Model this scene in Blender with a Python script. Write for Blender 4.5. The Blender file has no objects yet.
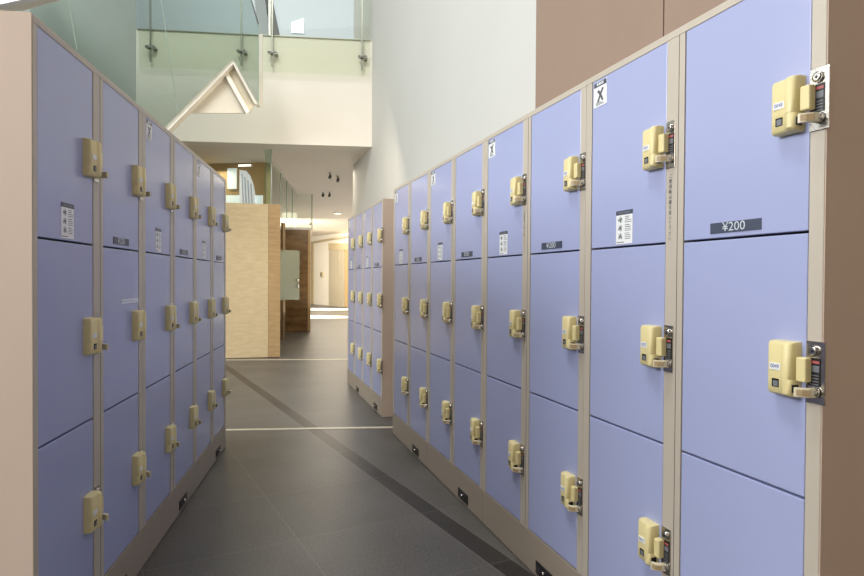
import bpy, bmesh, math, random
from mathutils import Vector, Matrix
random.seed(4)
PI = math.pi
col = bpy.context.scene.collection
scn = bpy.context.scene

# ------------------------------------------------------------------ camera
F, PITCH, ROLL, H = 600.0, .0142, .0061, 1.1561
cd = bpy.data.cameras.new('camera')
cam = bpy.data.objects.new('camera', cd); col.objects.link(cam)
cd.sensor_width = 36.0; cd.lens = F / 864 * 36; cd.clip_start = .02; cd.clip_end = 200
cam.matrix_world = Matrix.Translation((0, 0, H)) @ Matrix.Rotation(PI/2 - PITCH, 4, 'X') @ Matrix.Rotation(ROLL, 4, 'Z')
scn.camera = cam

# ------------------------------------------------------------------ materials
def s2l(c):
    c = c / 255.0
    return c / 12.92 if c <= .04045 else ((c + .055) / 1.055) ** 2.4
def rgb(r, g, b): return (s2l(r), s2l(g), s2l(b), 1)
def mat(name, c, rough=.5, metal=0, spec=.5, noise=0, nscale=6, bump=0, bscale=200, emit=None, estr=0, coat=0):
    m = bpy.data.materials.new(name); m.use_nodes = True
    nt = m.node_tree; b = nt.nodes['Principled BSDF']
    b.inputs['Base Color'].default_value = c; b.inputs['Roughness'].default_value = rough
    b.inputs['Metallic'].default_value = metal; b.inputs['Specular IOR Level'].default_value = spec
    b.inputs['Coat Weight'].default_value = coat
    if emit: b.inputs['Emission Color'].default_value = emit; b.inputs['Emission Strength'].default_value = estr
    tc = nt.nodes.new('ShaderNodeTexCoord')
    if noise:
        n = nt.nodes.new('ShaderNodeTexNoise'); n.inputs['Scale'].default_value = nscale; n.inputs['Detail'].default_value = 5
        r = nt.nodes.new('ShaderNodeMapRange'); r.inputs[1].default_value = .25; r.inputs[2].default_value = .75
        r.inputs[3].default_value = 1 - noise; r.inputs[4].default_value = 1 + noise
        mx = nt.nodes.new('ShaderNodeVectorMath'); mx.operation = 'SCALE'; mx.inputs[0].default_value = c[:3]
        nt.links.new(tc.outputs['Object'], n.inputs['Vector']); nt.links.new(n.outputs['Fac'], r.inputs[0])
        nt.links.new(r.outputs[0], mx.inputs['Scale']); nt.links.new(mx.outputs[0], b.inputs['Base Color'])
    if bump:
        n = nt.nodes.new('ShaderNodeTexNoise'); n.inputs['Scale'].default_value = bscale
        bp = nt.nodes.new('ShaderNodeBump'); bp.inputs['Strength'].default_value = bump; bp.inputs['Distance'].default_value = .002
        nt.links.new(tc.outputs['Object'], n.inputs['Vector']); nt.links.new(n.outputs['Fac'], bp.inputs['Height'])
        nt.links.new(bp.outputs[0], b.inputs['Normal'])
    return m
def glass(name, tint, gl=.12, rough=.03):
    m = bpy.data.materials.new(name); m.use_nodes = True; nt = m.node_tree
    nt.nodes.remove(nt.nodes['Principled BSDF'])
    o = nt.nodes['Material Output']
    t = nt.nodes.new('ShaderNodeBsdfTransparent'); t.inputs[0].default_value = tint
    g = nt.nodes.new('ShaderNodeBsdfGlossy'); g.inputs['Roughness'].default_value = rough
    g.inputs[0].default_value = (.85, 1, .93, 1)
    fr = nt.nodes.new('ShaderNodeFresnel'); fr.inputs[0].default_value = 1.5
    ad = nt.nodes.new('ShaderNodeMath'); ad.operation = 'MULTIPLY'; ad.inputs[1].default_value = gl * 8; ad.use_clamp = True
    mx = nt.nodes.new('ShaderNodeMixShader')
    nt.links.new(fr.outputs[0], ad.inputs[0]); nt.links.new(ad.outputs[0], mx.inputs[0])
    nt.links.new(t.outputs[0], mx.inputs[1]); nt.links.new(g.outputs[0], mx.inputs[2]); nt.links.new(mx.outputs[0], o.inputs[0])
    return m

M = {}
M['door'] = mat('periwinkle_paint', rgb(168, 176, 214), .2, spec=.6)
M['frame'] = mat('warm_grey_paint', rgb(192, 183, 168), .4, noise=.02, nscale=3)
M['base'] = mat('shaded_base_paint', rgb(164, 152, 136), .4, noise=.02, nscale=3)  # frame paint darkened, puts the shade near the floor into the colour
M['side_lit'] = mat('side_paint_lit', rgb(238, 219, 202), .45, noise=.02, nscale=2)  # side panel paint lightened to stand for light on the left row
M['side_shaded'] = mat('side_paint_shaded', rgb(206, 184, 164), .45, noise=.02, nscale=2)  # same side panel paint, darkened to stand for shade on the right row
M['side_far'] = mat('side_paint_far_shade', rgb(204, 184, 166), .45, noise=.02, nscale=2)  # same side panel paint again, shade of the short row in its colour
M['gap'] = mat('dark_gap', rgb(58, 55, 54), .7)
M['lock'] = mat('cream_plastic', rgb(226, 212, 156), .38, noise=.02, nscale=30)
M['lock_dark'] = mat('coin_window_dark', rgb(30, 32, 26), .25)
M['chrome'] = mat('brushed_steel', rgb(190, 186, 178), .22, metal=1, noise=.05, nscale=60)
M['black'] = mat('black_plastic', rgb(32, 30, 32), .4)
M['white'] = mat('white_vinyl', rgb(238, 240, 240), .4)
M['ink'] = mat('dark_slate_print', rgb(66, 74, 92), .45)
M['charcoal'] = mat('charcoal_print', rgb(84, 86, 92), .5)
M['print'] = mat('grey_print', rgb(112, 116, 122), .5)
M['red'] = mat('red_print', rgb(176, 92, 92), .5)
M['bluep'] = mat('blue_print', rgb(90, 104, 160), .5)
M['silvertext'] = mat('silver_lettering', rgb(206, 212, 220), .4)
M['key'] = mat('cream_key_head', rgb(218, 208, 178), .35)
M['keyw'] = mat('tan_key_pad', rgb(168, 146, 108), .5)
M['wall'] = mat('white_plaster', rgb(204, 205, 200), .8, noise=.015, nscale=1.2, bump=.05)
M['cream'] = mat('cream_plaster', rgb(230, 224, 212), .8, noise=.015, nscale=1.2)
M['creamdk'] = mat('cream_soffit_shade', rgb(198, 190, 168), .8)  # cream darkened so the stair soffit band looks shaded
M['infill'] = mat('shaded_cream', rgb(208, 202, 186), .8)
M['brown'] = mat('brown_panel', rgb(150, 128, 112), .6, noise=.04, nscale=3)
M['ceil'] = mat('ceiling_paint', rgb(226, 218, 206), .85, noise=.01)
M['greywall'] = mat('grey_blue_paint', rgb(168, 174, 178), .8, noise=.02, nscale=1)
M['greenwall'] = mat('pale_grey_green_paint', rgb(188, 191, 187), .8, noise=.03, nscale=1)
M['dark'] = mat('dark_steel', rgb(70, 70, 68), .4, metal=.4)
M['steel'] = mat('satin_steel', rgb(150, 150, 140), .35, metal=.8)
M['bronze'] = mat('pale_bronze_metal', rgb(168, 148, 120), .3, metal=.6)
M['bglass'] = glass('green_stair_glass', (.765, .81, .79, 1), .10)
M['sglass'] = glass('pale_green_glass', (.93, .96, .90, 1), .04)
M['cglass'] = glass('clear_glass', (.9, .94, .9, 1), .03)
def frosted(name, tint, dif, k):
    m = bpy.data.materials.new(name); m.use_nodes = True; nt = m.node_tree; b = nt.nodes['Principled BSDF']
    b.inputs['Base Color'].default_value = dif; b.inputs['Roughness'].default_value = .15
    t = nt.nodes.new('ShaderNodeBsdfTransparent'); t.inputs[0].default_value = tint
    mx = nt.nodes.new('ShaderNodeMixShader'); mx.inputs[0].default_value = k
    nt.links.new(t.outputs[0], mx.inputs[1]); nt.links.new(b.outputs[0], mx.inputs[2]); nt.links.new(mx.outputs[0], nt.nodes['Material Output'].inputs[0]); return m
M['gdoor'] = frosted('frosted_green_glass', (.90, .95, .91, 1), rgb(206, 214, 198), .30)
M['gend'] = frosted('green_glass_return', (.82, .90, .84, 1), rgb(150, 172, 148), .35)
M['edge'] = mat('green_glass_edge', rgb(134, 152, 138), .3)
M['lit'] = mat('lit_window', rgb(225, 238, 238), .6, emit=(.80, .92, .95, 1), estr=.4)
M['litwarm'] = mat('light_diffuser', rgb(255, 250, 235), .5, emit=(1, .93, .8, 1), estr=2.2)
M['strip'] = mat('pale_stone_strip', rgb(196, 188, 168), .4, noise=.05, nscale=10)
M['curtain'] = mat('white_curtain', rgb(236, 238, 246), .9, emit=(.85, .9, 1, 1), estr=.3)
M['silver'] = mat('pale_metal_door', rgb(206, 194, 170), .35, metal=.35)
M['ochre'] = mat('ochre_wall', rgb(176, 150, 108), .8, noise=.05, nscale=2)
M['header'] = mat('khaki_lintel', rgb(176, 160, 128), .7)

def wood(name, c1, c2, scale=(1, 1, 9)):
    m = bpy.data.materials.new(name); m.use_nodes = True; nt = m.node_tree; b = nt.nodes['Principled BSDF']
    tc = nt.nodes.new('ShaderNodeTexCoord'); mp = nt.nodes.new('ShaderNodeMapping'); mp.inputs['Scale'].default_value = scale
    n = nt.nodes.new('ShaderNodeTexNoise'); n.inputs['Scale'].default_value = 3.2; n.inputs['Detail'].default_value = 9; n.inputs['Distortion'].default_value = .24
    cr = nt.nodes.new('ShaderNodeValToRGB'); cr.color_ramp.elements[0].color = c1; cr.color_ramp.elements[1].color = c2
    cr.color_ramp.elements[0].position = .3; cr.color_ramp.elements[1].position = .7
    nt.links.new(tc.outputs['Object'], mp.inputs[0]); nt.links.new(mp.outputs[0], n.inputs['Vector'])
    nt.links.new(n.outputs['Fac'], cr.inputs[0]); nt.links.new(cr.outputs[0], b.inputs['Base Color'])
    b.inputs['Roughness'].default_value = .24
    return m
M['ply'] = wood('pale_plywood', rgb(208, 186, 146), rgb(222, 202, 164), (2, 2, 7))
M['plyend'] = wood('plywood_end', rgb(176, 146, 104), rgb(196, 166, 122))
M['brownwood'] = wood('brown_wood', rgb(94, 70, 42), rgb(134, 104, 66), (1, 1, 3))

def floor_material():
    m = bpy.data.materials.new('dark_stone_tiles'); m.use_nodes = True; nt = m.node_tree; b = nt.nodes['Principled BSDF']
    L = nt.links.new; N = nt.nodes.new
    geo = N('ShaderNodeNewGeometry')
    def dot(v, off):
        d = N('ShaderNodeVectorMath'); d.operation = 'DOT_PRODUCT'; d.inputs[1].default_value = v
        L(geo.outputs['Position'], d.inputs[0])
        a = N('ShaderNodeMath'); a.operation = 'SUBTRACT'; a.inputs[1].default_value = off; L(d.outputs['Value'], a.inputs[0]); return a.outputs[0]
    def mth(op, a, bb, c=None):
        n = N('ShaderNodeMath'); n.operation = op
        for i, v in enumerate((a, bb, c)):
            if v is None: continue
            if isinstance(v, (int, float)): n.inputs[i].default_value = v
            else: L(v, n.inputs[i])
        return n.outputs[0]
    p = dot((.875, .484, 0), 0); q = dot((-.484, .875, 0), 0)
    def seam(x, off, size, w):
        t = mth('PINGPONG', mth('SUBTRACT', x, off), size / 2); return mth('LESS_THAN', t, w)
    sp = seam(p, .765, .62, .0025); sq = seam(q, 2.0, .6, .0025)
    band = mth('MULTIPLY', mth('GREATER_THAN', p, 1.383), mth('LESS_THAN', p, 1.488))
    edge = mth('LESS_THAN', mth('ABSOLUTE', mth('SUBTRACT', mth('ABSOLUTE', mth('SUBTRACT', p, 1.4355), 0), .0525), 0), .003)
    sm = mth('MAXIMUM', mth('MAXIMUM', mth('MULTIPLY', sp, mth('SUBTRACT', 1, band)), sq), edge)
    n1 = N('ShaderNodeTexNoise'); n1.inputs['Scale'].default_value = 95; n1.inputs['Detail'].default_value = 3
    n2 = N('ShaderNodeTexNoise'); n2.inputs['Scale'].default_value = 2.2; n2.inputs['Detail'].default_value = 4
    L(geo.outputs['Position'], n1.inputs['Vector']); L(geo.outputs['Position'], n2.inputs['Vector'])
    cell = N('ShaderNodeTexWhiteNoise'); cell.noise_dimensions = '2D'
    cx = N('ShaderNodeCombineXYZ')
    L(mth('FLOOR', mth('DIVIDE', mth('SUBTRACT', p, .765), .62), 0), cx.inputs[0]); L(mth('FLOOR', mth('DIVIDE', mth('SUBTRACT', q, 2.0), .6), 0), cx.inputs[1])
    L(cx.outputs[0], cell.inputs['Vector'])
    tone = mth('ADD', mth('MULTIPLY', n1.outputs['Fac'], .75), mth('MULTIPLY', n2.outputs['Fac'], .35))
    tone = mth('ADD', tone, mth('MULTIPLY', cell.outputs['Value'], .07))
    cr = N('ShaderNodeValToRGB'); cr.color_ramp.elements[0].color = rgb(52, 51, 50); cr.color_ramp.elements[1].color = rgb(106, 103, 98)
    cr.color_ramp.elements[0].position = .3; cr.color_ramp.elements[1].position = .85
    L(tone, cr.inputs[0])
    cb = N('ShaderNodeValToRGB'); cb.color_ramp.elements[0].color = rgb(16, 16, 17); cb.color_ramp.elements[1].color = rgb(62, 58, 55)
    cb.color_ramp.elements[0].position = .35; cb.color_ramp.elements[1].position = .8
    L(tone, cb.inputs[0])
    mx = N('ShaderNodeMix'); mx.data_type = 'RGBA'; L(band, mx.inputs[0]); L(cr.outputs[0], mx.inputs[6]); L(cb.outputs[0], mx.inputs[7])
    m2 = N('ShaderNodeMix'); m2.data_type = 'RGBA'; L(mth('MULTIPLY', sm, .5), m2.inputs[0]); L(mx.outputs[2], m2.inputs[6]); m2.inputs[7].default_value = rgb(118, 115, 110)
    L(m2.outputs[2], b.inputs['Base Color'])
    b.inputs['Roughness'].default_value = .4; b.inputs['Specular IOR Level'].default_value = .45
    return m
M['floor'] = floor_material()

# ------------------------------------------------------------------ mesh helpers
class MB:
    def __init__(s): s.v = []; s.f = []; s.mi = []; s.sm = []
    def face(s, pts, mi=0, smooth=False):
        n = len(s.v); s.v += [tuple(p) for p in pts]; s.f.append(tuple(range(n, n + len(pts)))); s.mi.append(mi); s.sm.append(smooth)
    def box(s, x0, x1, y0, y1, z0, z1, mi=0):
        n = len(s.v)
        s.v += [(x, y, z) for z in (z0, z1) for y in (y0, y1) for x in (x0, x1)]
        for f in ((0, 2, 3, 1), (4, 5, 7, 6), (0, 1, 5, 4), (2, 6, 7, 3), (0, 4, 6, 2), (1, 3, 7, 5)):
            s.f.append(tuple(n + i for i in f)); s.mi.append(mi); s.sm.append(False)
    def prism(s, poly, off, mi=0):               # closed polygon of 3d points swept by a vector
        n = len(s.v); k = len(poly); off = Vector(off)
        s.v += [tuple(p) for p in poly] + [tuple(Vector(p) + off) for p in poly]
        s.f.append(tuple(n + i for i in range(k))[::-1]); s.f.append(tuple(n + k + i for i in range(k)))
        for i in range(k):
            j = (i + 1) % k; s.f.append((n + i, n + j, n + k + j, n + k + i))
        s.mi += [mi] * (k + 2); s.sm += [False] * (k + 2)
    def tube(s, a, b, r, k=14, mi=0, r2=None):
        a, b = Vector(a), Vector(b); d = (b - a).normalized(); r2 = r if r2 is None else r2
        u = d.orthogonal().normalized(); w = d.cross(u); n = len(s.v)
        for c, rr in ((a, r), (b, r2)):
            s.v += [tuple(c + (u * math.cos(2*PI*i/k) + w * math.sin(2*PI*i/k)) * rr) for i in range(k)]
        s.f.append(tuple(n + i for i in range(k))[::-1]); s.f.append(tuple(n + k + i for i in range(k))); s.mi += [mi]*2; s.sm += [False]*2
        for i in range(k):
            j = (i + 1) % k; s.f.append((n + i, n + j, n + k + j, n + k + i)); s.mi.append(mi); s.sm.append(True)
    def mesh(s, name, mats, bevel=0, seg=2, ang=.5):
        me = bpy.data.meshes.new(name); me.from_pydata(s.v, [], s.f)
        for m in (mats if isinstance(mats, (list, tuple)) else [mats]): me.materials.append(m)
        for p, mi, sm in zip(me.polygons, s.mi, s.sm): p.material_index = mi; p.use_smooth = sm
        bm = bmesh.new(); bm.from_mesh(me)
        bmesh.ops.recalc_face_normals(bm, faces=bm.faces)
        if bevel:
            es = [e for e in bm.edges if len(e.link_faces) == 2 and e.calc_face_angle(0) > ang]
            bmesh.ops.bevel(bm, geom=es, offset=bevel, segments=seg, affect='EDGES', profile=.5, clamp_overlap=True)
        bm.to_mesh(me); bm.free()
        return me
def link(name, me, parent=None, loc=(0, 0, 0)):
    o = bpy.data.objects.new(name, me); col.objects.link(o); o.parent = parent; o.location = loc; return o
def tag(o, label=None, cat=None, group=None, kind=None):
    if label: o['label'] = label
    if cat: o['category'] = cat
    if group: o['group'] = group
    if kind: o['kind'] = kind
    return o
def struct(name, mb, m, bevel=0): return tag(link(name, mb.mesh(name, m, bevel)), kind='structure')
def empty(name, loc=(0, 0, 0), rz=0):
    o = bpy.data.objects.new(name, None); col.objects.link(o); o.location = loc; o.rotation_euler = (0, 0, rz); o.empty_display_size = .1; return o
def text_mesh(txt, size, align='CENTER', line=1.0):
    cu = bpy.data.curves.new('lettering', 'FONT'); cu.body = txt; cu.size = size; cu.align_x = align; cu.align_y = 'CENTER'; cu.space_line = line
    cu.resolution_u = 3
    o = bpy.data.objects.new('lettering', cu); col.objects.link(o)
    bpy.context.view_layer.update()
    me = bpy.data.meshes.new_from_object(o.evaluated_get(bpy.context.evaluated_depsgraph_get()))
    bpy.data.objects.remove(o); bpy.data.curves.remove(cu)
    return me
def add_text(mb, txt, size, x, z, y, mi, sx=1, line=1.0):    # upright lettering on a panel facing -y
    me = text_mesh(txt, size, 'CENTER', line)
    n = len(mb.v)
    mb.v += [(x + v.co.x * sx, y, z + v.co.y) for v in me.vertices]
    for p in me.polygons:
        mb.f.append(tuple(n + i for i in p.vertices)); mb.mi.append(mi); mb.sm.append(False)
    bpy.data.meshes.remove(me)

# ------------------------------------------------------------------ lockers
P, BASE, TOP, DEP = .55, .1614, 1.826, .58
DH = P - .0055
SIZES = {'R': (.4308, .067), 'L': (.4342, .080)}          # column pitch and stile width of each row
def bar(x0, x1, z0, z1, mb, y=0): mb.box(x0, x1, y, y + .03, z0, z1)

me_doors = {}
for k, (W, G) in SIZES.items():
    mb = MB()                                      # door leaf, front at y=0
    mb.box(.0025, W - G - .0025, 0, .02, 0, DH)
    me_doors[k] = mb.mesh('door', M['door'], .0022, 2)
W = SIZES['R'][0]; WLEFT = SIZES['L'][0]

# lock body: profile (x across the door, y towards the viewer is negative), swept upward
prof = [(-.076, 0), (-.076, -.019), (-.074, -.0225), (-.070, -.0245), (-.042, -.0262), (-.038, -.0275), (-.035, -.0305), (-.031, -.0328),
        (-.025, -.0338), (-.020, -.0332), (-.015, -.030), (-.0125, -.025), (-.0125, 0)]
LZ = .262
def lock_mesh():
    mb = MB(); n = len(prof)
    rows = [(-.057, .0), (-.0568, .55), (-.0545, .85), (-.0495, 1.0), (-.0205, 1.0), (-.0200, .975), (-.0190, .975), (-.0185, 1.0), (.0505, .985), (.0555, .86), (.0575, .6), (.058, 0)]
    for z, k in rows: mb.v += [(x + .010 * max(0, 1 - k - .02) ** 1.3 * (1 if x < -.04 else -.4), y * k, z) for x, y in prof]
    for r in range(len(rows) - 1):
        for i in range(n - 1):
            mb.f.append((r*n + i, r*n + i + 1, (r+1)*n + i + 1, (r+1)*n + i)); mb.mi.append(0); mb.sm.append(False)
    mb.box(-.073, -.015, -.006, 0, -.0555, .0565)
    me = mb.mesh('lock_body', M['lock'])
    bm = bmesh.new(); bm.from_mesh(me)
    bmesh.ops.remove_doubles(bm, verts=bm.verts, dist=.0001)
    for f in bm.faces: f.smooth = True
    for e in bm.edges:
        if len(e.link_faces) == 2 and e.calc_face_angle(0) > .7: e.smooth = False
    bm.to_mesh(me); bm.free(); return me
me_lock = lock_mesh()
mb = MB(); mb.box(-.006, .016, -.0245, -.006, -.021, .029); me_guard = mb.mesh('lock_guard', M['lock'], .003, 2)
mb = MB(); mb.box(-.0605, -.0435, -.0268, -.022, -.040, -.0225); mb.box(-.0575, -.0455, -.0271, -.0266, -.0385, -.0265, 1)
me_win = mb.mesh('coin_window', [M['lock_dark'], M['print']])
mb = MB(); mb.box(-.0128, -.0112, -.026, -.010, -.046, -.030, 0); me_slot = mb.mesh('key_slot', M['black'])
def key_mesh():
    mb = MB()
    mb.tube((.024, -.002, -.040), (.024, -.017, -.040), .0085, 16, 2)          # barrel on the strike plate
    mb.tube((.024, -.006, -.040), (.024, -.010, -.040), .0110, 16, 2)
    prof = [(.031, -.013), (.028, -.026), (.020, -.036), (.012, -.0415), (.0065, -.0425), (.003, -.039), (.0055, -.034), (.011, -.030), (.015, -.023), (.018, -.012)]
    mb.prism([(x, y, -.0490) for x, y in prof], (0, 0, .018), 0)
    pad = [(.0285, -.0245), (.0205, -.0352), (.011, -.0408), (.0105, -.0416), (.021, -.0364), (.0295, -.026)]
    mb.prism([(x, y - .0006, -.0465) for x, y in pad], (0, 0, .013), 1)
    return mb.mesh('key', [M['key'], M['keyw'], M['chrome']], .0012, 1)
me_key = key_mesh()
def numtag(txt):
    mb = MB(); mb.box(-.0670, -.0405, -.0267, -.022, -.004, .0105)
    if txt: add_text(mb, txt, .0125, -.0537, .0035, -.0271, 1, .84)
    return mb.mesh('number_label', [M['white'], M['bluep']])
me_tag_blank = None
def strike(w):
    mb = MB(); mb.box(0, w, -.003, 0, -.0635, .0625); return mb.mesh('strike_plate', M['chrome'], .0008, 1)
me_strike = strike(.0355); me_strike_end = strike(.0425)
mb = MB(); mb.tube((.019, 0, .043), (.019, -.008, .043), .0115, 18); mb.tube((.019, -.008, .043), (.019, -.0098, .043), .0105, 18, 0, .007)
mb.tube((.019, -.0095, .043), (.019, -.0105, .043), .003, 6, 1)
me_screw = mb.mesh('screw', [M['chrome'], M['black']])
mb = MB(); mb.box(.005, .033, -.0042, -.002, -.027, .029, 0)
mb.box(.009, .031, -.0046, -.004, .018, .0235, 1); mb.box(.009, .031, -.0046, -.004, .001, .014, 2)
for i in range(5): mb.box(.009, .030, -.0046, -.004, -.031 + i * .006, -.029 + i * .006, 3)
me_plabel = mb.mesh('warning_label', [M['black'], M['red'], M['print'], M['print']])

def price_mesh():
    mb = MB(); mb.box(-.0755, .0755, -.0016, 0, 0, .0255)
    add_text(mb, '\u00a5200', .0300, -.002, .0128, -.0021, 1, 1.12)
    return mb.mesh('price_plate', [M['ink'], M['silvertext']])
me_price = price_mesh()
def instr_mesh():
    mb = MB(); mb.box(-.04, .04, -.001, 0, 0, .101, 0); mb.box(-.04, .04, -.0016, 0, .088, .101, 1)
    mb.box(-.028, .028, -.0019, -.0015, .0925, .0965, 2)
    r = random.Random(2)
    for k, z in enumerate((.062, .037, .012)):                      # three pictogram rows beside lines of print
        mb.tube((-.018, -.0009, z + .012), (-.018, -.0014, z + .012), .0105, 16, 3)
        a = (.6, 1.1, 1.7)[k]
        mb.tube((-.018, -.0012, z + .012), (-.018, -.0017, z + .012), .005, 12, 2)
        for t in (-1, 1):
            c = Vector((-.018 + .004 * t, -.0016, z + .011)); d = Vector((math.cos(a + .5*t), 0, math.sin(a + .5*t))) * .008; nn = Vector((-d.z, 0, d.x)).normalized() * .002
            mb.face([c - d - nn, c - d + nn, c + d + nn * .5, c + d - nn * .5], 4)
        for i in range(4): mb.box(.004, .004 + r.uniform(.02, .031), -.0014, -.0009, z + .002 + i*.0055, z + .0038 + i*.0055, 4 if i > 1 and k < 2 else 2)
    mb.box(-.036, .0, -.0014, -.0009, .004, .0065, 2)
    return mb.mesh('instruction_sticker', [M['white'], M['ink'], M['print'], mat('pale_print', rgb(205, 212, 206), .5), M['ink']])
me_instr = instr_mesh()
def xstick_mesh():
    mb = MB(); mb.box(0, .072, -.001, 0, 0, .080, 0); mb.box(.002, .07, -.0016, 0, .064, .079, 1)
    for i in range(4): mb.box(.018 + i*.010, .025 + i*.010, -.0019, -.0015, .068, .076, 0)
    for p in ([(.016, .017), (.027, .015), (.038, .032), (.048, .015), (.058, .018), (.045, .041), (.059, .062), (.049, .066), (.038, .052), (.025, .062), (.016, .056), (.031, .041)],):
        mb.face([(.038 + (x - .038) * .86, -.0014, .012 + (z - .012) * .84) for x, z in p], 3)
    for i in range(3): mb.box(.012, .060 - .01*i, -.0014, -.0009, .005 + i*.004, .007 + i*.004, 2)
    return mb.mesh('prohibition_sticker', [M['white'], M['ink'], M['print'], M['charcoal']])
me_x = xstick_mesh()
def side_text():
    mb = MB(); add_text(mb, '\n'.join('ご使用後は鍵を抜いて下さい'), .0125, 0, 0, -.0006, 0, 1, 1.12); return mb.mesh('side_lettering', M['ink'])
me_side = side_text()
mb = MB(); mb.box(-.068, .068, -.004, 0, .019, .066, 0); mb.tube((.0, -.002, .046), (.0, -.014, .046), .008, 12, 1); mb.box(.022, .045, -.006, -.003, .03, .052, 2)
mb.box(-.06, -.03, -.006, -.003, .03, .052, 2)
me_base = mb.mesh('base_fitting', [M['black'], M['chrome'], M['gap']])
mb = MB(); mb.box(-.182, 0, -.0008, 0, .004, .010); mb.box(-.182, 0, -.0008, 0, -.006, .0015); me_lines = mb.mesh('text_strip', mat('pale_lettering', rgb(214, 220, 232), .4))

def locker(name_lab, near, dirv, facing_right, idx, first, last, number, x_sticker=True, side_lettering=True, keyless=(), strip=False, side_m='side_shaded', cat='coin locker', group=None):
    """A two column, three tier cabinet. Local x runs to the right as one faces it, y into the cabinet."""
    rz = math.atan2(dirv[1], dirv[0]); W, G = SIZES[facing_right]; DW = W - G
    r = empty('locker_cabinet', near, rz); tag(r, name_lab, cat, group)
    w2 = 2 * W
    lo = .016 if first and facing_right == 'L' else 0
    mb = MB()                                                       # carcass: back, ends, roof, shelves
    mb.box(lo + .006, w2 - .006, .035, DEP, .02, TOP - .006)
    link('carcass', mb.mesh('carcass', M['gap']), r)
    mb = MB(); e = .0008                                            # front frame and base
    for x0, x1 in ((lo + e, G/2), (W - G/2, W + G/2), (w2 - G/2, w2 - e)): mb.box(x0, x1, 0, .036, BASE - .004, TOP - .0205)
    mb.box(lo + e, w2 - e, 0, .036, TOP - .0205, TOP)
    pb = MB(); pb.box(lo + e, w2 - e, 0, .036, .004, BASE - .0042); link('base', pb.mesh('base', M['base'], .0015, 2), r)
    fr = link('front_frame', mb.mesh('front_frame', M['frame'], .0015, 2), r)
    mb = MB(); mb.box(W + .012, W + .0135, -.0006, .01, BASE, TOP - .02)
    link('frame_seam', mb.mesh('frame_seam', M['gap']), fr)
    mb = MB(); mb.box(lo + e, w2 - e, .036, DEP, TOP - .0055, TOP); link('top_panel', mb.mesh('top_panel', M['frame']), r)
    for s, is_end in ((0, first), (1, last)):
        if is_end:
            mb = MB(); x0 = lo - .0012 if s == 0 else w2 - e
            mb.box(x0, x0 + .002, .002, DEP, .003, TOP + .0004)
            link('side_panel', mb.mesh('side_panel', M[side_m]), r)
    link('base_fitting', me_base, r, (w2 - .585 * W, 0, 0))
    for c in (0, 1):
        x0 = G/2 + c * W
        for t in range(3):
            z0 = BASE + t * P
            d = link('door', me_doors[facing_right], r, (x0, .0015, z0))
            L = lambda nm, me, loc=(DW, 0, LZ): link(nm, me, d, loc)
            L('lock_body', me_lock); L('lock_guard', me_guard); L('coin_window', me_win); L('key_slot', me_slot)
            txt = number(c, t)
            L('number_label', numtag(txt) if txt else me_tag)
            if (c, t) not in keyless: L('key', me_key)
            if t == 2:
                if c == 0:
                    L('instruction_sticker', me_instr, (DW/2 - .003, 0, .006))
                    if x_sticker: L('prohibition_sticker', me_x, (.010, 0, DH - .088))
                else: L('price_plate', me_price, (DW/2 - .011, 0, .011))
            if strip and c == 1 and t == 1: L('text_strip', me_lines, (DW - .004, 0, .356))
            endm = (c == 1 and last and facing_right == 'R')
            s = link('strike_plate', me_strike_end if endm else me_strike, r, (x0 + DW + .0006, 0, z0 + LZ))
            link('screw', me_screw, s); link('warning_label', me_plabel, s)
    if side_lettering: link('side_lettering', me_side, r, (W - G/2 + .018, 0, BASE + 2*P + .092))
    return r
me_tag = numtag(None)

a, b = .3150, -.1505
dR = Vector((-math.sin(a), math.cos(a), 0)); dL = Vector((math.sin(b), math.cos(b), 0))
R0 = Vector((.7791, 1.1955, 0)); L0 = Vector((-1.0156, 1.5154, 0)); F0 = Vector((-.4129, 4.9986, 0)); ga = .3059
dF = Vector((-math.sin(ga), math.cos(ga), 0))
labR = ['coin locker cabinet nearest the camera in the right row, with a readable ¥200 plate',
        'second coin locker cabinet from the camera in the long right row',
        'third coin locker cabinet from the camera in the long right row',
        'coin locker cabinet at the far end of the long right row, beside the short row']
def num(base):
    return lambda c, t: ('%04d' % (base + (1 - c) * 3 + (2 - t))) 
for i in range(4):
    pos = R0 + dR * (W * 2 * (i + 1))
    locker(labR[i], pos, -dR, 'R', i, i == 3, i == 0, num(48) if i == 0 else (num(42) if i == 1 else (lambda c, t: None)), group='coin lockers of the long right row')
labL = ['coin locker cabinet nearest the camera in the left row, with pale near side panel',
        'middle coin locker cabinet of the left row',
        'coin locker cabinet at the far end of the left row, by the plywood partition']
for i in range(3):
    locker(labL[i], L0 + dL * (WLEFT * 2 * i), dL, 'L', i, i == 0, i == 2, lambda c, t: None, x_sticker=i > 0, side_lettering=False,
           keyless=((1, 1),) if i == 0 else (), strip=i == 0, side_m='side_lit', group='coin lockers of the left row')
labF = ['near coin locker cabinet of the short row beyond the right row, taupe side panel showing',
        'far coin locker cabinet of the short row, deepest in the picture']
for i in range(2):
    locker(labF[i], F0 + dF * (W * 2 * (i + 1)), -dF, 'R', i, i == 1, i == 0, lambda c, t: None, side_lettering=False, side_m='side_far', group='coin lockers of the short far row')

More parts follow.
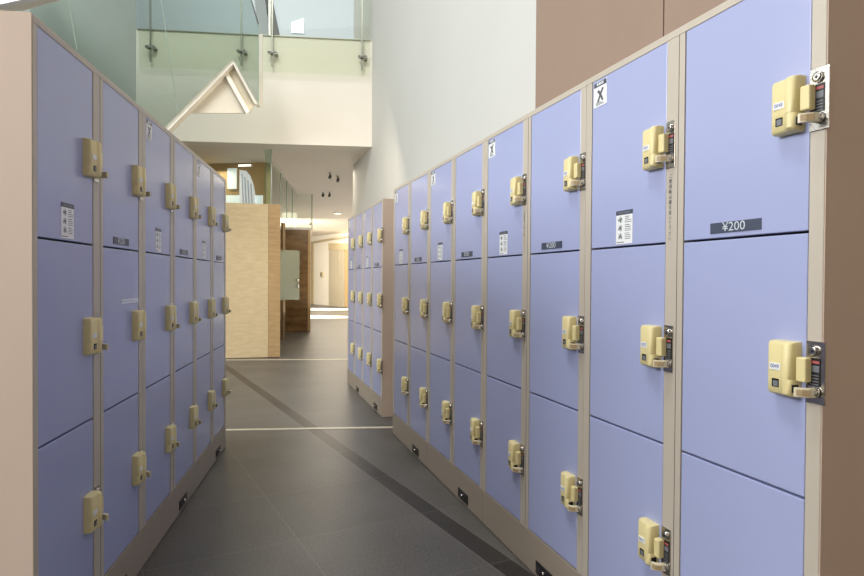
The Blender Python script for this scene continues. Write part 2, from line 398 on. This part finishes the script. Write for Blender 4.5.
# ------------------------------------------------------------------ the building
def ray(px, py):
    A, B = px - 432, py - 288; c, s = math.cos(ROLL), math.sin(ROLL)
    u = A*c + B*s; v = -A*s + B*c; c, s = math.cos(PITCH), math.sin(PITCH)
    return Vector((u / F, c - v / F * s, -v / F * c - s))
def at(px, py, Y): r = ray(px, py); return Vector((0, 0, H)) + r * (Y / r.y)
def on(px, py, p0, n): r = ray(px, py); n = Vector(n); return Vector((0, 0, H)) + r * ((Vector(p0) - Vector((0, 0, H))).dot(n) / r.dot(n))
def wallbox(name, A, B, z0, z1, th, m, side=1):         # upright slab from plan point A to B, thickness to one side
    A = Vector((A[0], A[1], 0)); B = Vector((B[0], B[1], 0)); d = (B - A).normalized(); n = Vector((-d.y, d.x, 0)) * th * side
    mb = MB(); mb.prism([(A.x, A.y, z0), (B.x, B.y, z0), (B.x, B.y, z1), (A.x, A.y, z1)], n); return struct(name, mb, m)

mb = MB(); mb.face([(-14, -4, 0), (9, -4, 0), (9, 36, 0), (-14, 36, 0)]); struct('floor', mb, M['floor'])
# pale inlay strips across the floor
u1 = Vector((1.257, .111, 0)).normalized()
for i, (c, wd) in enumerate((((-1.555, 4.555), .05), ((-2.892, 8.468), .07))):
    c = Vector((c[0], c[1], 0)); n = Vector((-u1.y, u1.x, 0)) * wd / 2
    A, B = c - u1 * 2.6, c + u1 * (2.9 if i == 0 else 2.0)
    mb = MB(); mb.prism([A - n, B - n, B + n, A + n], (0, 0, .0025)); struct('trim_%d' % (i + 1), mb, M['strip'])

WR = lambda s, off=0: Vector((1.492 - .309*s + .951*off, 1.426 + .951*s + .309*off, 0))
wallbox('wall_right', WR(-5), WR(9.18), 0, 8.5, .25, M['wall'], -1)
for i, (s0, s1) in enumerate(((1.38, 2.6), (-1.2, 1.372))):
    A, B = WR(s0, -.03), WR(s1, -.03); wallbox('wall_right_panel' if i == 0 else 'wall_right_panel.001', A, B, 0, 6.0, .029, M['brown'], -1)
wallbox('wall_near_left', (-6.9, 3.6), (-6.4, -4.0), 0, 8.5, .2, M['greenwall'], -1)
wallbox('wall_front', (-6.4, -3.9), (3.1, -3.9), 0, 8.5, .2, M['brown'], -1)
# mezzanine front (fascia) and slab
e1 = Vector((2.454, .263, 0)).normalized(); e2 = Vector((-e1.y, e1.x, 0))
FA = lambda t, off=0: Vector((-.899, 8.747, 0)) - e1 * t + e2 * off       # t metres left of the right wall
wallbox('wall_mezzanine', FA(3.26), FA(-.1), 3.08, 4.62, .25, M['cream'])
mb = MB(); mb.prism([FA(9, .25) + Vector((0, 0, 4.30)), FA(-6, .25) + Vector((0, 0, 4.30)), FA(-6, 9) + Vector((0, 0, 4.30)), FA(9, 9) + Vector((0, 0, 4.30))], (0, 0, .3)); struct('floor_mezzanine', mb, M['cream'])
wallbox('wall_upper', FA(9, 6.0), FA(-5, 6.0), 4.65, 9.5, .2, M['greywall'])
A = at(275, 20, FA(0, 3).y)
# upper level: white columns and a bright opening in the grey wall
def quadbox(name, pts, off, m): mb = MB(); mb.prism(pts, off); return struct(name, mb, m)
UW = FA(0, 5.98); n2 = -e2
quadbox('window_1', [on(291.5, 33, UW, n2), on(304, 33.5, UW, n2), on(304, 18.5, UW, n2), on(291.5, 22.5, UW, n2)], -e2 * .02, M['lit'])
UP = FA(0, 2.2)
quadbox('trim_3', [on(362, 48, UP, n2), on(380, 48, UP, n2), on(380, -40, UP, n2), on(362, -40, UP, n2)], e2 * .12, M['wall'])
UP = FA(0, 1.6)
quadbox('trim_4', [on(259.5, 45, UP, n2), on(269, 45, UP, n2), on(269, -40, UP, n2), on(250, -40, UP, n2)], e2 * .12, M['greywall'])
t = tag(empty('stair_stringer', on(274, 33, UP, n2)), 'dark sloping stair stringer on the upper level behind the glass balustrade', 'stair stringer')
mb = MB(); c = t.location
mb.prism([on(271, 42, UP, n2) - c, on(281, 42, UP, n2) - c, on(269.5, -14, UP, n2) - c, on(263, -14, UP, n2) - c], e2 * .08)
link('stringer_board', mb.mesh('stringer_board', M['dark']), t)
mb = MB(); mb.prism([on(268.8, 36, UP, n2) - c - e2*.03, on(270.8, 36, UP, n2) - c - e2*.03, on(270.8, -14, UP, n2) - c - e2*.03, on(268.8, -14, UP, n2) - c - e2*.03], e2 * .03)
link('edge_strip', mb.mesh('edge_strip', M['steel']), t)

# mezzanine balustrade
def balustrade():
    c = FA(1.4, -.08); r = empty('glass_balustrade', (c.x, c.y, 4.05), math.atan2(e1.y, e1.x))
    tag(r, 'frameless pale green glass balustrade fixed to the white mezzanine edge', 'balustrade')
    def xx(px): p = on(px, 55, FA(0, -.08), n2); return (p - FA(1.4, -.08)).dot(e1)
    js = [xx(150), xx(241), xx(272), xx(362)]
    xs = [-1.80] + js + [1.385]
    for i in range(len(xs) - 1):
        x0, x1 = xs[i] + .004, xs[i+1] - .004
        mb = MB(); mb.face([(x0, 0, .02), (x1, 0, .02), (x1, 0, 1.75), (x0, 0, 1.75)]); link('glass_pane', mb.mesh('glass_pane', M['sglass']), r)
    for j in js:
        mb = MB(); mb.box(j - .012, j + .012, .008, .022, .10, 1.75); p = link('post', mb.mesh('post', M['steel'], .002, 1), r)
        mb = MB(); mb.tube((j + .05, .078, .29), (j + .05, -.03, .29), .026, 14); mb.tube((j - .055, -.02, .29), (j + .06, -.02, .29), .016, 12)
        mb.tube((j - .03, .02, .29), (j - .03, -.03, .29), .022, 14)
        link('standoff', mb.mesh('standoff', M['steel']), p)
    mb = MB(); mb.box(-1.84, 1.385, .06, .078, .555, .567); link('edge_trim', mb.mesh('edge_trim', M['steel']), r)
balustrade()

# left wall and stair with glass side
wallbox('wall_left', FA(3.26), (-6.9, 3.6), 0, 8.5, .2, M['greenwall'], -1)
GP = Vector((-2.09, 7.2, 0)); n3 = -e2
def gp(px, py, d=0): return on(px, py, GP + e2 * d, n3)
def staircase():
    o = gp(233, 58); r = empty('staircase', o); tag(r, 'white angular stair underside with tall green glass side panel above left lockers', 'staircase')
    def part(nm, polys, off, m, d=0, par=r):
        mb = MB()
        for p in polys: mb.prism([gp(x, y, d) - o for x, y in p], off)
        return link(nm, mb.mesh(nm, m), par)
    g = part('glass_pane', [[(30, -60), (243, -60), (250.5, 0), (258.3, 24), (258.3, 104.5), (233, 58), (165, 127), (60, 232), (30, 262)]], e2 * .002, M['bglass'], -.03)
    for q in ([(63, -30), (64, -30), (77.5, 50), (76.5, 50)], [(157.5, -20), (158.3, -20), (178.4, 112), (177.6, 112)]): part('glass_joint', [q], e2 * .004, M['edge'], -.04, g)
    for q in ([(257.9, 24), (258.8, 24), (258.8, 104.5), (257.9, 104.5)], [(250.5, 0), (251.8, 0), (259, 24), (257.6, 24)]): part('glass_edge', [q], e2 * .01, M['dark'] if q[0][0] < 255 else M['edge'], -.035, g)
    part('wall_return', [[(258.6, 34), (262.5, 34), (262.5, 108), (258.6, 104)]], e2 * .03, M['cream'], .5)
    part('stringer', [[(233, 58), (165, 127), (60, 233), (60, 241), (168, 130.5), (233, 64)], [(233, 58), (258.5, 104), (254.8, 104), (233, 64)]], e2 * .14, M['cream'])
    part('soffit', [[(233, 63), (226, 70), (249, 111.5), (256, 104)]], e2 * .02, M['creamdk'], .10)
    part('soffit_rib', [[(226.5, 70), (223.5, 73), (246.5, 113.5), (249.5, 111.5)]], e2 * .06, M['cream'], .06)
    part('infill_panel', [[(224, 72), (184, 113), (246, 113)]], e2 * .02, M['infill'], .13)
    # raised flight end seen at the top left
staircase()
t = tag(empty('landing_slab', at(20, 4, 5.4)), 'white edged landing slab above the near end of the left lockers', 'landing')
o = t.location
mb = MB(); mb.prism([at(-60, 16, 5.3) - o, at(24, 10.5, 5.6) - o, at(80, -5, 5.6) - o, at(-60, -25, 4.6) - o], (0, 0, .03)); link('slab_underside', mb.mesh('slab_underside', M['cream']), t)
mb = MB(); mb.prism([at(-60, 17, 4.5) - o, at(40, -4.2, 4.5) - o, at(40, -7, 4.5) - o, at(-60, 12, 4.5) - o], (0, .05, .0)); link('slab_edge', mb.mesh('slab_edge', M['white']), t)

# low ceiling beyond the mezzanine edge
mb = MB(); mb.prism([FA(7, .252) + Vector((0, 0, 3.08)), FA(-6, .252) + Vector((0, 0, 3.08)), FA(-6, 26) + Vector((0, 0, 3.08)), FA(7, 26) + Vector((0, 0, 3.08))], (0, 0, .2)); struct('ceiling', mb, M['ceil'])
# far end wall
FW0 = Vector((-6.1, 28.2, 0)); FW1 = Vector((-2.6, 23.4, 0))
wallbox('wall_back', FW0, FW1, 0, 3.08, .3, M['cream'])
fd = (FW1 - FW0).normalized(); fn = Vector((fd.y, -fd.x, 0))
FP = FW0 + fn * .02
def fp(px, py, off=0): return on(px, py, FW0 + fn * (.02 + off), fn)
def fbox(name, x0, x1, y0, y1, m, th=.04, off=0): mb = MB(); mb.prism([fp(x0, y1, off), fp(x1, y1, off), fp(x1, y0, off), fp(x0, y0, off)], -fn * th); return struct(name, mb, m)
mb = MB(); mb.prism([fp(305, 245), fp(352, 236.5), fp(352, 235), fp(305, 243.4)], fn * .12); struct('trim_5', mb, M['header'])
fbox('trim_6', 328.5, 350, 243.2, 250, M['header'], .05, .05)
fbox('door_1', 328.7, 337.2, 250, 306.4, M['silver'], .03, .03)
fbox('door_2', 338.0, 344.0, 249, 307.4, M['silver'], .03, .03)
fbox('door_3', 344.6, 351, 248.5, 308.4, M['litwarm'], .02, .03) if False else fbox('door_3', 344.6, 351, 248.5, 308.4, M['ochre'], .02, .03)
fbox('trim_7', 310.5, 313, 244, 305, M['header'], .03, .03)
c = fp(321.5, 274.5, .03)
t = tag(empty('wall_switch', c, math.atan2(fd.y, fd.x)), 'small dark switch plate on the far cream wall left of the metal doors', 'switch')
mb = MB(); mb.box(-.11, .11, -.02, .05, -.11, .11); link('plate', mb.mesh('plate', M['header'], .01, 1), t)
mb = MB(); mb.box(-.05, .05, -.03, 0, -.06, .06); link('button', mb.mesh('button', M['dark'], .005, 1), t)
# side wall of the far hall on the right (behind the short row), and left closing wall
wallbox('wall_far_right', WR(9.18, 2.9), FA(-5.5, 22), 0, 3.08, .2, M['cream'], -1)

# plywood partition and its curved glass
def partition(name, A, B, th, z, m, mend, lab):
    A = Vector((A[0], A[1], 0)); B = Vector((B[0], B[1], 0)); d = (B - A); L = d.length; r = empty(name, A, math.atan2(d.y, d.x))
    tag(r, lab, 'partition wall')
    mb = MB(); mb.box(0, L - .17, 0, th, .004, z); link('face_panel', mb.mesh('face_panel', m, .003, 1), r)
    mb = MB(); mb.box(L - .168, L, 0.0, th + .35, .004, z); link('end_panel', mb.mesh('end_panel', mend, .003, 1), r)
    return r
partition('wooden_partition', (-4.7, 8.18), (-2.226, 8.80), .12, 2.24, M['ply'], M['plyend'], 'pale plywood partition wall standing beyond the left row of lockers')
def curved_screen():
    pts = [(-4.6, 9.25), (-3.9, 9.40), (-3.482, 9.415), (-3.245, 9.398), (-2.973, 9.278), (-2.686, 9.10), (-2.495, 8.965), (-2.39, 8.90)]
    r = empty('glass_screen', (-2.39, 8.9, 2.25)); tag(r, 'curved clear glass screen rising from the pale plywood partition to the ceiling', 'glass screen')
    mb = MB()
    for i in range(len(pts) - 1):
        (x0, y0), (x1, y1) = pts[i], pts[i+1]
        mb.face([(x0 + 2.39, y0 - 8.9, -.0), (x1 + 2.39, y1 - 8.9, -.0), (x1 + 2.39, y1 - 8.9, .82), (x0 + 2.39, y0 - 8.9, .82)])
    link('glass_pane', mb.mesh('glass_pane', M['cglass']), r)
    mb = MB(); mb.box(-.006, .006, -.006, .006, 0, .82); link('edge_strip', mb.mesh('edge_strip', M['edge']), r)
    mb = MB(); mb.face([(-.115, .075, 0), (.0, 0, 0), (.0, 0, .82), (-.115, .075, .82)]); link('end_pane', mb.mesh('end_pane', M['gend']), r)
curved_screen()
# room behind the curved glass
wallbox('wall_far_left', (-7.0, 10.7), (-2.76, 9.98), 0, 3.08, .2, M['ochre'])
WL = Vector((-7.0, 10.7, 0)); dl = (Vector((-2.76, 9.98, 0)) - WL).normalized(); nl = Vector((dl.y, -dl.x, 0))
def wl(px, py, off): return on(px, py, WL + nl * off, nl)
quadbox('window_2', [wl(228, 189, .02), wl(237, 189, .02), wl(237, 168.5, .02), wl(228, 168.5, .02)], nl * .02, M['lit'])
quadbox('window_3', [wl(226, 207, .02), wl(263, 207, .02), wl(263, 195.5, .02), wl(226, 195.5, .02)], nl * .02, M['lit'])
arch = [(240, 206), (255.5, 206), (255.2, 194), (253.5, 184), (250.5, 176), (246.5, 171), (240, 170)]
t = tag(empty('white_curtain', wl(248, 200, .06)), 'white draped curtain with arched edge seen through the curved glass', 'curtain'); o = t.location
mb = MB(); mb.prism([wl(x, y, .06) - o for x, y in arch], nl * .02); link('cloth', mb.mesh('cloth', M['curtain']), t)
mb = MB()
for k, x in enumerate((243, 246, 249, 252)): mb.prism([wl(x, 206, .08) - o, wl(x + 1, 206, .08) - o, wl(x - .5, 174 + k*3.2, .08) - o, wl(x - 1.2, 174 + k*3.2, .08) - o], nl * .015)
link('fold', mb.mesh('fold', mat('curtain_shade', rgb(206, 214, 230), .9)), t)
c = wl(246, 166, .0); t = tag(empty('wall_light', c, math.atan2(dl.y, dl.x)), 'slim linear wall light high behind the curved glass screen', 'wall light')
mb = MB(); mb.box(-.12, .12, -.05, 0, -.02, .02); link('housing', mb.mesh('housing', M['white'], .004, 1), t)
mb = MB(); mb.box(-.11, .11, -.054, -.05, -.014, .014); link('diffuser', mb.mesh('diffuser', M['litwarm']), t)

# corridor glass wall
def corridor_glass():
    A = Vector((-2.638, 9.937, 0)); B = Vector((-3.028, 13.429, 0)); C = B + Vector((.33, .03, 0)); d = (B - A)
    r = empty('glass_wall', (A.x, A.y, 2.25)); tag(r, 'clear glass wall with pale top rail running back along the corridor left side', 'glass wall')
    mb = MB(); z0, z1 = 0, .80
    for k in range(4):
        p, q = A + d * (k/4 + .004) - A, A + d * ((k+1)/4 - .004) - A; mb.face([(p.x, p.y, z0), (q.x, q.y, z0), (q.x, q.y, z1), (p.x, p.y, z1)])
    q, p = C - A, B - A; mb.face([(p.x, p.y, z0), (q.x, q.y, z0), (q.x, q.y, z1), (p.x, p.y, z1)])
    link('glass_pane', mb.mesh('glass_pane', M['cglass']), r)
    mb = MB(); n = Vector((d.y, -d.x, 0)).normalized() * .04
    mb.prism([(-n.x, -n.y, z1), (n.x, n.y, z1), (d.x + n.x, d.y + n.y, z1), (d.x - n.x, d.y - n.y, z1)], (0, 0, .028)); link('top_rail', mb.mesh('top_rail', M['cream']), r)
    for k in range(1, 4):
        p = d * (k/4); mb = MB(); mb.box(p.x - .006, p.x + .006, p.y - .012, p.y + .012, z0, z1); link('mullion', mb.mesh('mullion', M['edge']), r)
    p = C - A; mb = MB(); mb.box(p.x - .01, p.x + .01, p.y - .01, p.y + .01, z0, z1); link('mullion', mb.mesh('mullion', M['edge']), r)
    return r
corridor_glass()
# second, brown timber block with bright ledge
def block():
    A, B = Vector((-3.6, 12.95, 0)), Vector((-2.66, 13.13, 0)); d = B - A; r = empty('timber_block', A, math.atan2(d.y, d.x)); L = d.length
    tag(r, 'dark brown timber partition block at the corridor corner with white ledge', 'partition wall')
    mb = MB(); mb.box(0, L - .06, 0, .5, .004, 2.22); link('face_panel', mb.mesh('face_panel', M['brownwood'], .003, 1), r)
    mb = MB(); mb.box(L - .058, L, -.004, .504, .004, 2.22); link('end_panel', mb.mesh('end_panel', M['plyend'], .003, 1), r)
    mb = MB(); mb.box(-.2, L + .0, -.02, .5, 2.222, 2.27); link('ledge', mb.mesh('ledge', M['white'], .003, 1), r)
block()
def gdoor():
    c = at(280, 300, 11.2); c.z = 0; r = empty('glass_door', c, 1.05); tag(r, 'frosted green glass door standing ajar behind the plywood partition', 'door')
    def zz(y): return at(287, y, 11.3).z
    mb = MB(); mb.box(0, .52, -.006, .006, zz(300), zz(250)); p = link('door_leaf', mb.mesh('door_leaf', M['gdoor'], .002, 1), r)
    mb = MB(); mb.tube((.42, -.06, zz(288)), (.42, -.06, zz(279)), .014, 12)
    for y in (287, 280): mb.tube((.42, 0, zz(y)), (.42, -.06, zz(y)), .01, 10)
    link('handle', mb.mesh('handle', M['chrome']), p)
    mb = MB(); mb.box(.05, .11, -.03, .03, .004, zz(300)); mb.box(.05, .11, -.03, .03, zz(250), 2.2); link('frame_post', mb.mesh('frame_post', M['bronze'], .004, 1), r)
gdoor()
# ceiling fittings
def spot(px, py, lab, lit=False):
    c = on(px, py, (0, 0, 3.08), (0, 0, 1)); r = empty('ceiling_spotlight', c); tag(r, lab, 'spotlight', 'spotlights on the corridor ceiling')
    k = .055 if not lit else .12
    mb = MB()
    if lit:
        mb.tube((0, 0, 0), (0, 0, -.03), k, 18); link('trim_ring', mb.mesh('trim_ring', M['white']), r)
        mb = MB(); mb.tube((0, 0, -.03), (0, 0, -.036), k * .8, 18); link('lens', mb.mesh('lens', M['litwarm']), r)
    else:
        mb.tube((0, 0, 0), (0, 0, -.06), .010, 10); link('stem', mb.mesh('stem', M['dark']), r)
        mb = MB(); mb.tube((0, .03, -.05), (.0, -.03, -.09), .028, 14); link('lamp_head', mb.mesh('lamp_head', M['dark']), r)
for px, py, lab in ((323, 192, 'left one of the deeper pair of dark spotlights on the corridor ceiling'), (329.5, 192, 'right one of the deeper pair of dark spotlights on the corridor ceiling'),
                    (330, 173, 'left one of the front pair of dark ceiling spotlights, closer to the mezzanine edge'), (338, 176.5, 'right one of the front pair of dark ceiling spotlights, closest to the white wall'), (310.3, 222, 'dark spotlight above the end of the brown timber block')):
    spot(px, py, lab)
spot(337.5, 212.5, 'lit round downlight in the far corridor ceiling', True)

# ------------------------------------------------------------------ light
w = bpy.data.worlds.new('daylight'); scn.world = w; w.use_nodes = True
w.node_tree.nodes['Background'].inputs[0].default_value = (.95, .97, 1, 1); w.node_tree.nodes['Background'].inputs[1].default_value = .24
def area(name, loc, tgt, sx, sy, e, c=(1, 1, 1)):
    l = bpy.data.lights.new(name, 'AREA'); l.shape = 'RECTANGLE'; l.size = sx; l.size_y = sy; l.energy = e; l.color = c
    o = bpy.data.objects.new(name, l); col.objects.link(o); o.location = loc
    o.rotation_euler = (Vector(tgt) - Vector(loc)).to_track_quat('-Z', 'Y').to_euler(); return o
area('left_fill', (-5.4, .9, 3.5), (.6, 2.0, 1.6), 4.5, 1.5, 315, (.97, .985, 1))  # added lamp, no window there; grades the right row from top to bottom
area('skylight', (-1.2, .3, 3.9), (1.1, 1.9, 1.4), 1.4, 2.2, 12, (1, .99, .96))
area('left_wall_fill', (-3.0, .6, 10.5), (-6.0, 3.5, 3.4), 2, 3, 620, (1, 1, 1))  # added lamp, brightens the left wall mirrored in the right doors
area('fascia_fill', (-.8, 3.8, 8.3), (-2.4, 8.4, 3.6), 4, 3, 140, (1, 1, 1))  # added lamp that brightens the mezzanine front and left wall
area('near_side_fill', (-2.1, -3.2, 2.5), (-1.3, 1.5, 1.2), 1.6, 1.6, 44, (1, .93, .86))  # added lamp behind the camera, no window; lights the left side panel
area('corridor_light', (-1.9, 11.0, 3.0), (-1.9, 11.0, 0), 1.0, 2.0, 40, (1, .88, .7))
area('corridor_ceiling_fill', (-1.9, 15.5, .5), (-1.9, 15.5, 3), 1.2, 11, 75, (1, .94, .85))  # added lamp without a fitting, evens out the corridor ceiling
area('hall_floor_fill', (-3.2, 21, 3.0), (-3.2, 21, 0), 2.5, 8, 270, (1, .88, .7))  # added lamp without a fitting, brightens the hall floor
area('hall_light', (-6.0, 19.5, 2.5), (-4.3, 25.5, .6), 3, 2.0, 620, (1, .9, .72))
area('left_room_light', (-4.2, 9.9, 2.95), (-4.2, 10.1, 0), 1.5, .3, 14, (1, .88, .66))
area('upper_light', (-2.8, 11.5, 8.5), (-2.8, 14, 5.5), 7, 2, 260, (.95, .98, 1))
area('partition_fill', (-1.2, 6.6, 2.9), (-2.9, 8.6, 1.1), 1.0, .6, 22, (1, .86, .64))  # added lamp that lights the plywood partition
def spotlamp(name, loc, tgt, e, ang, c):
    l = bpy.data.lights.new(name, 'SPOT'); l.energy = e; l.spot_size = ang; l.spot_blend = .15; l.color = c; l.shadow_soft_size = .05
    o = bpy.data.objects.new(name, l); col.objects.link(o); o.location = loc; o.rotation_euler = (Vector(tgt) - Vector(loc)).to_track_quat('-Z', 'Y').to_euler()
spotlamp('sun_patch_spot', (1.0, 18, 2.8), (-3.6, 18.2, 0), 60000, .30, (1, .93, .8))  # spot lamps added in place of sun, throw bright patches on the floor
spotlamp('sun_patch_spot', (1.0, 23, 2.8), (-4.2, 22.8, 0), 70000, .34, (1, .93, .8))

scn.view_settings.view_transform = 'Standard'; scn.view_settings.look = 'None'; scn.view_settings.exposure = 0; scn.view_settings.gamma = 1
scn.cycles.max_bounces = 8; scn.cycles.transparent_max_bounces = 12
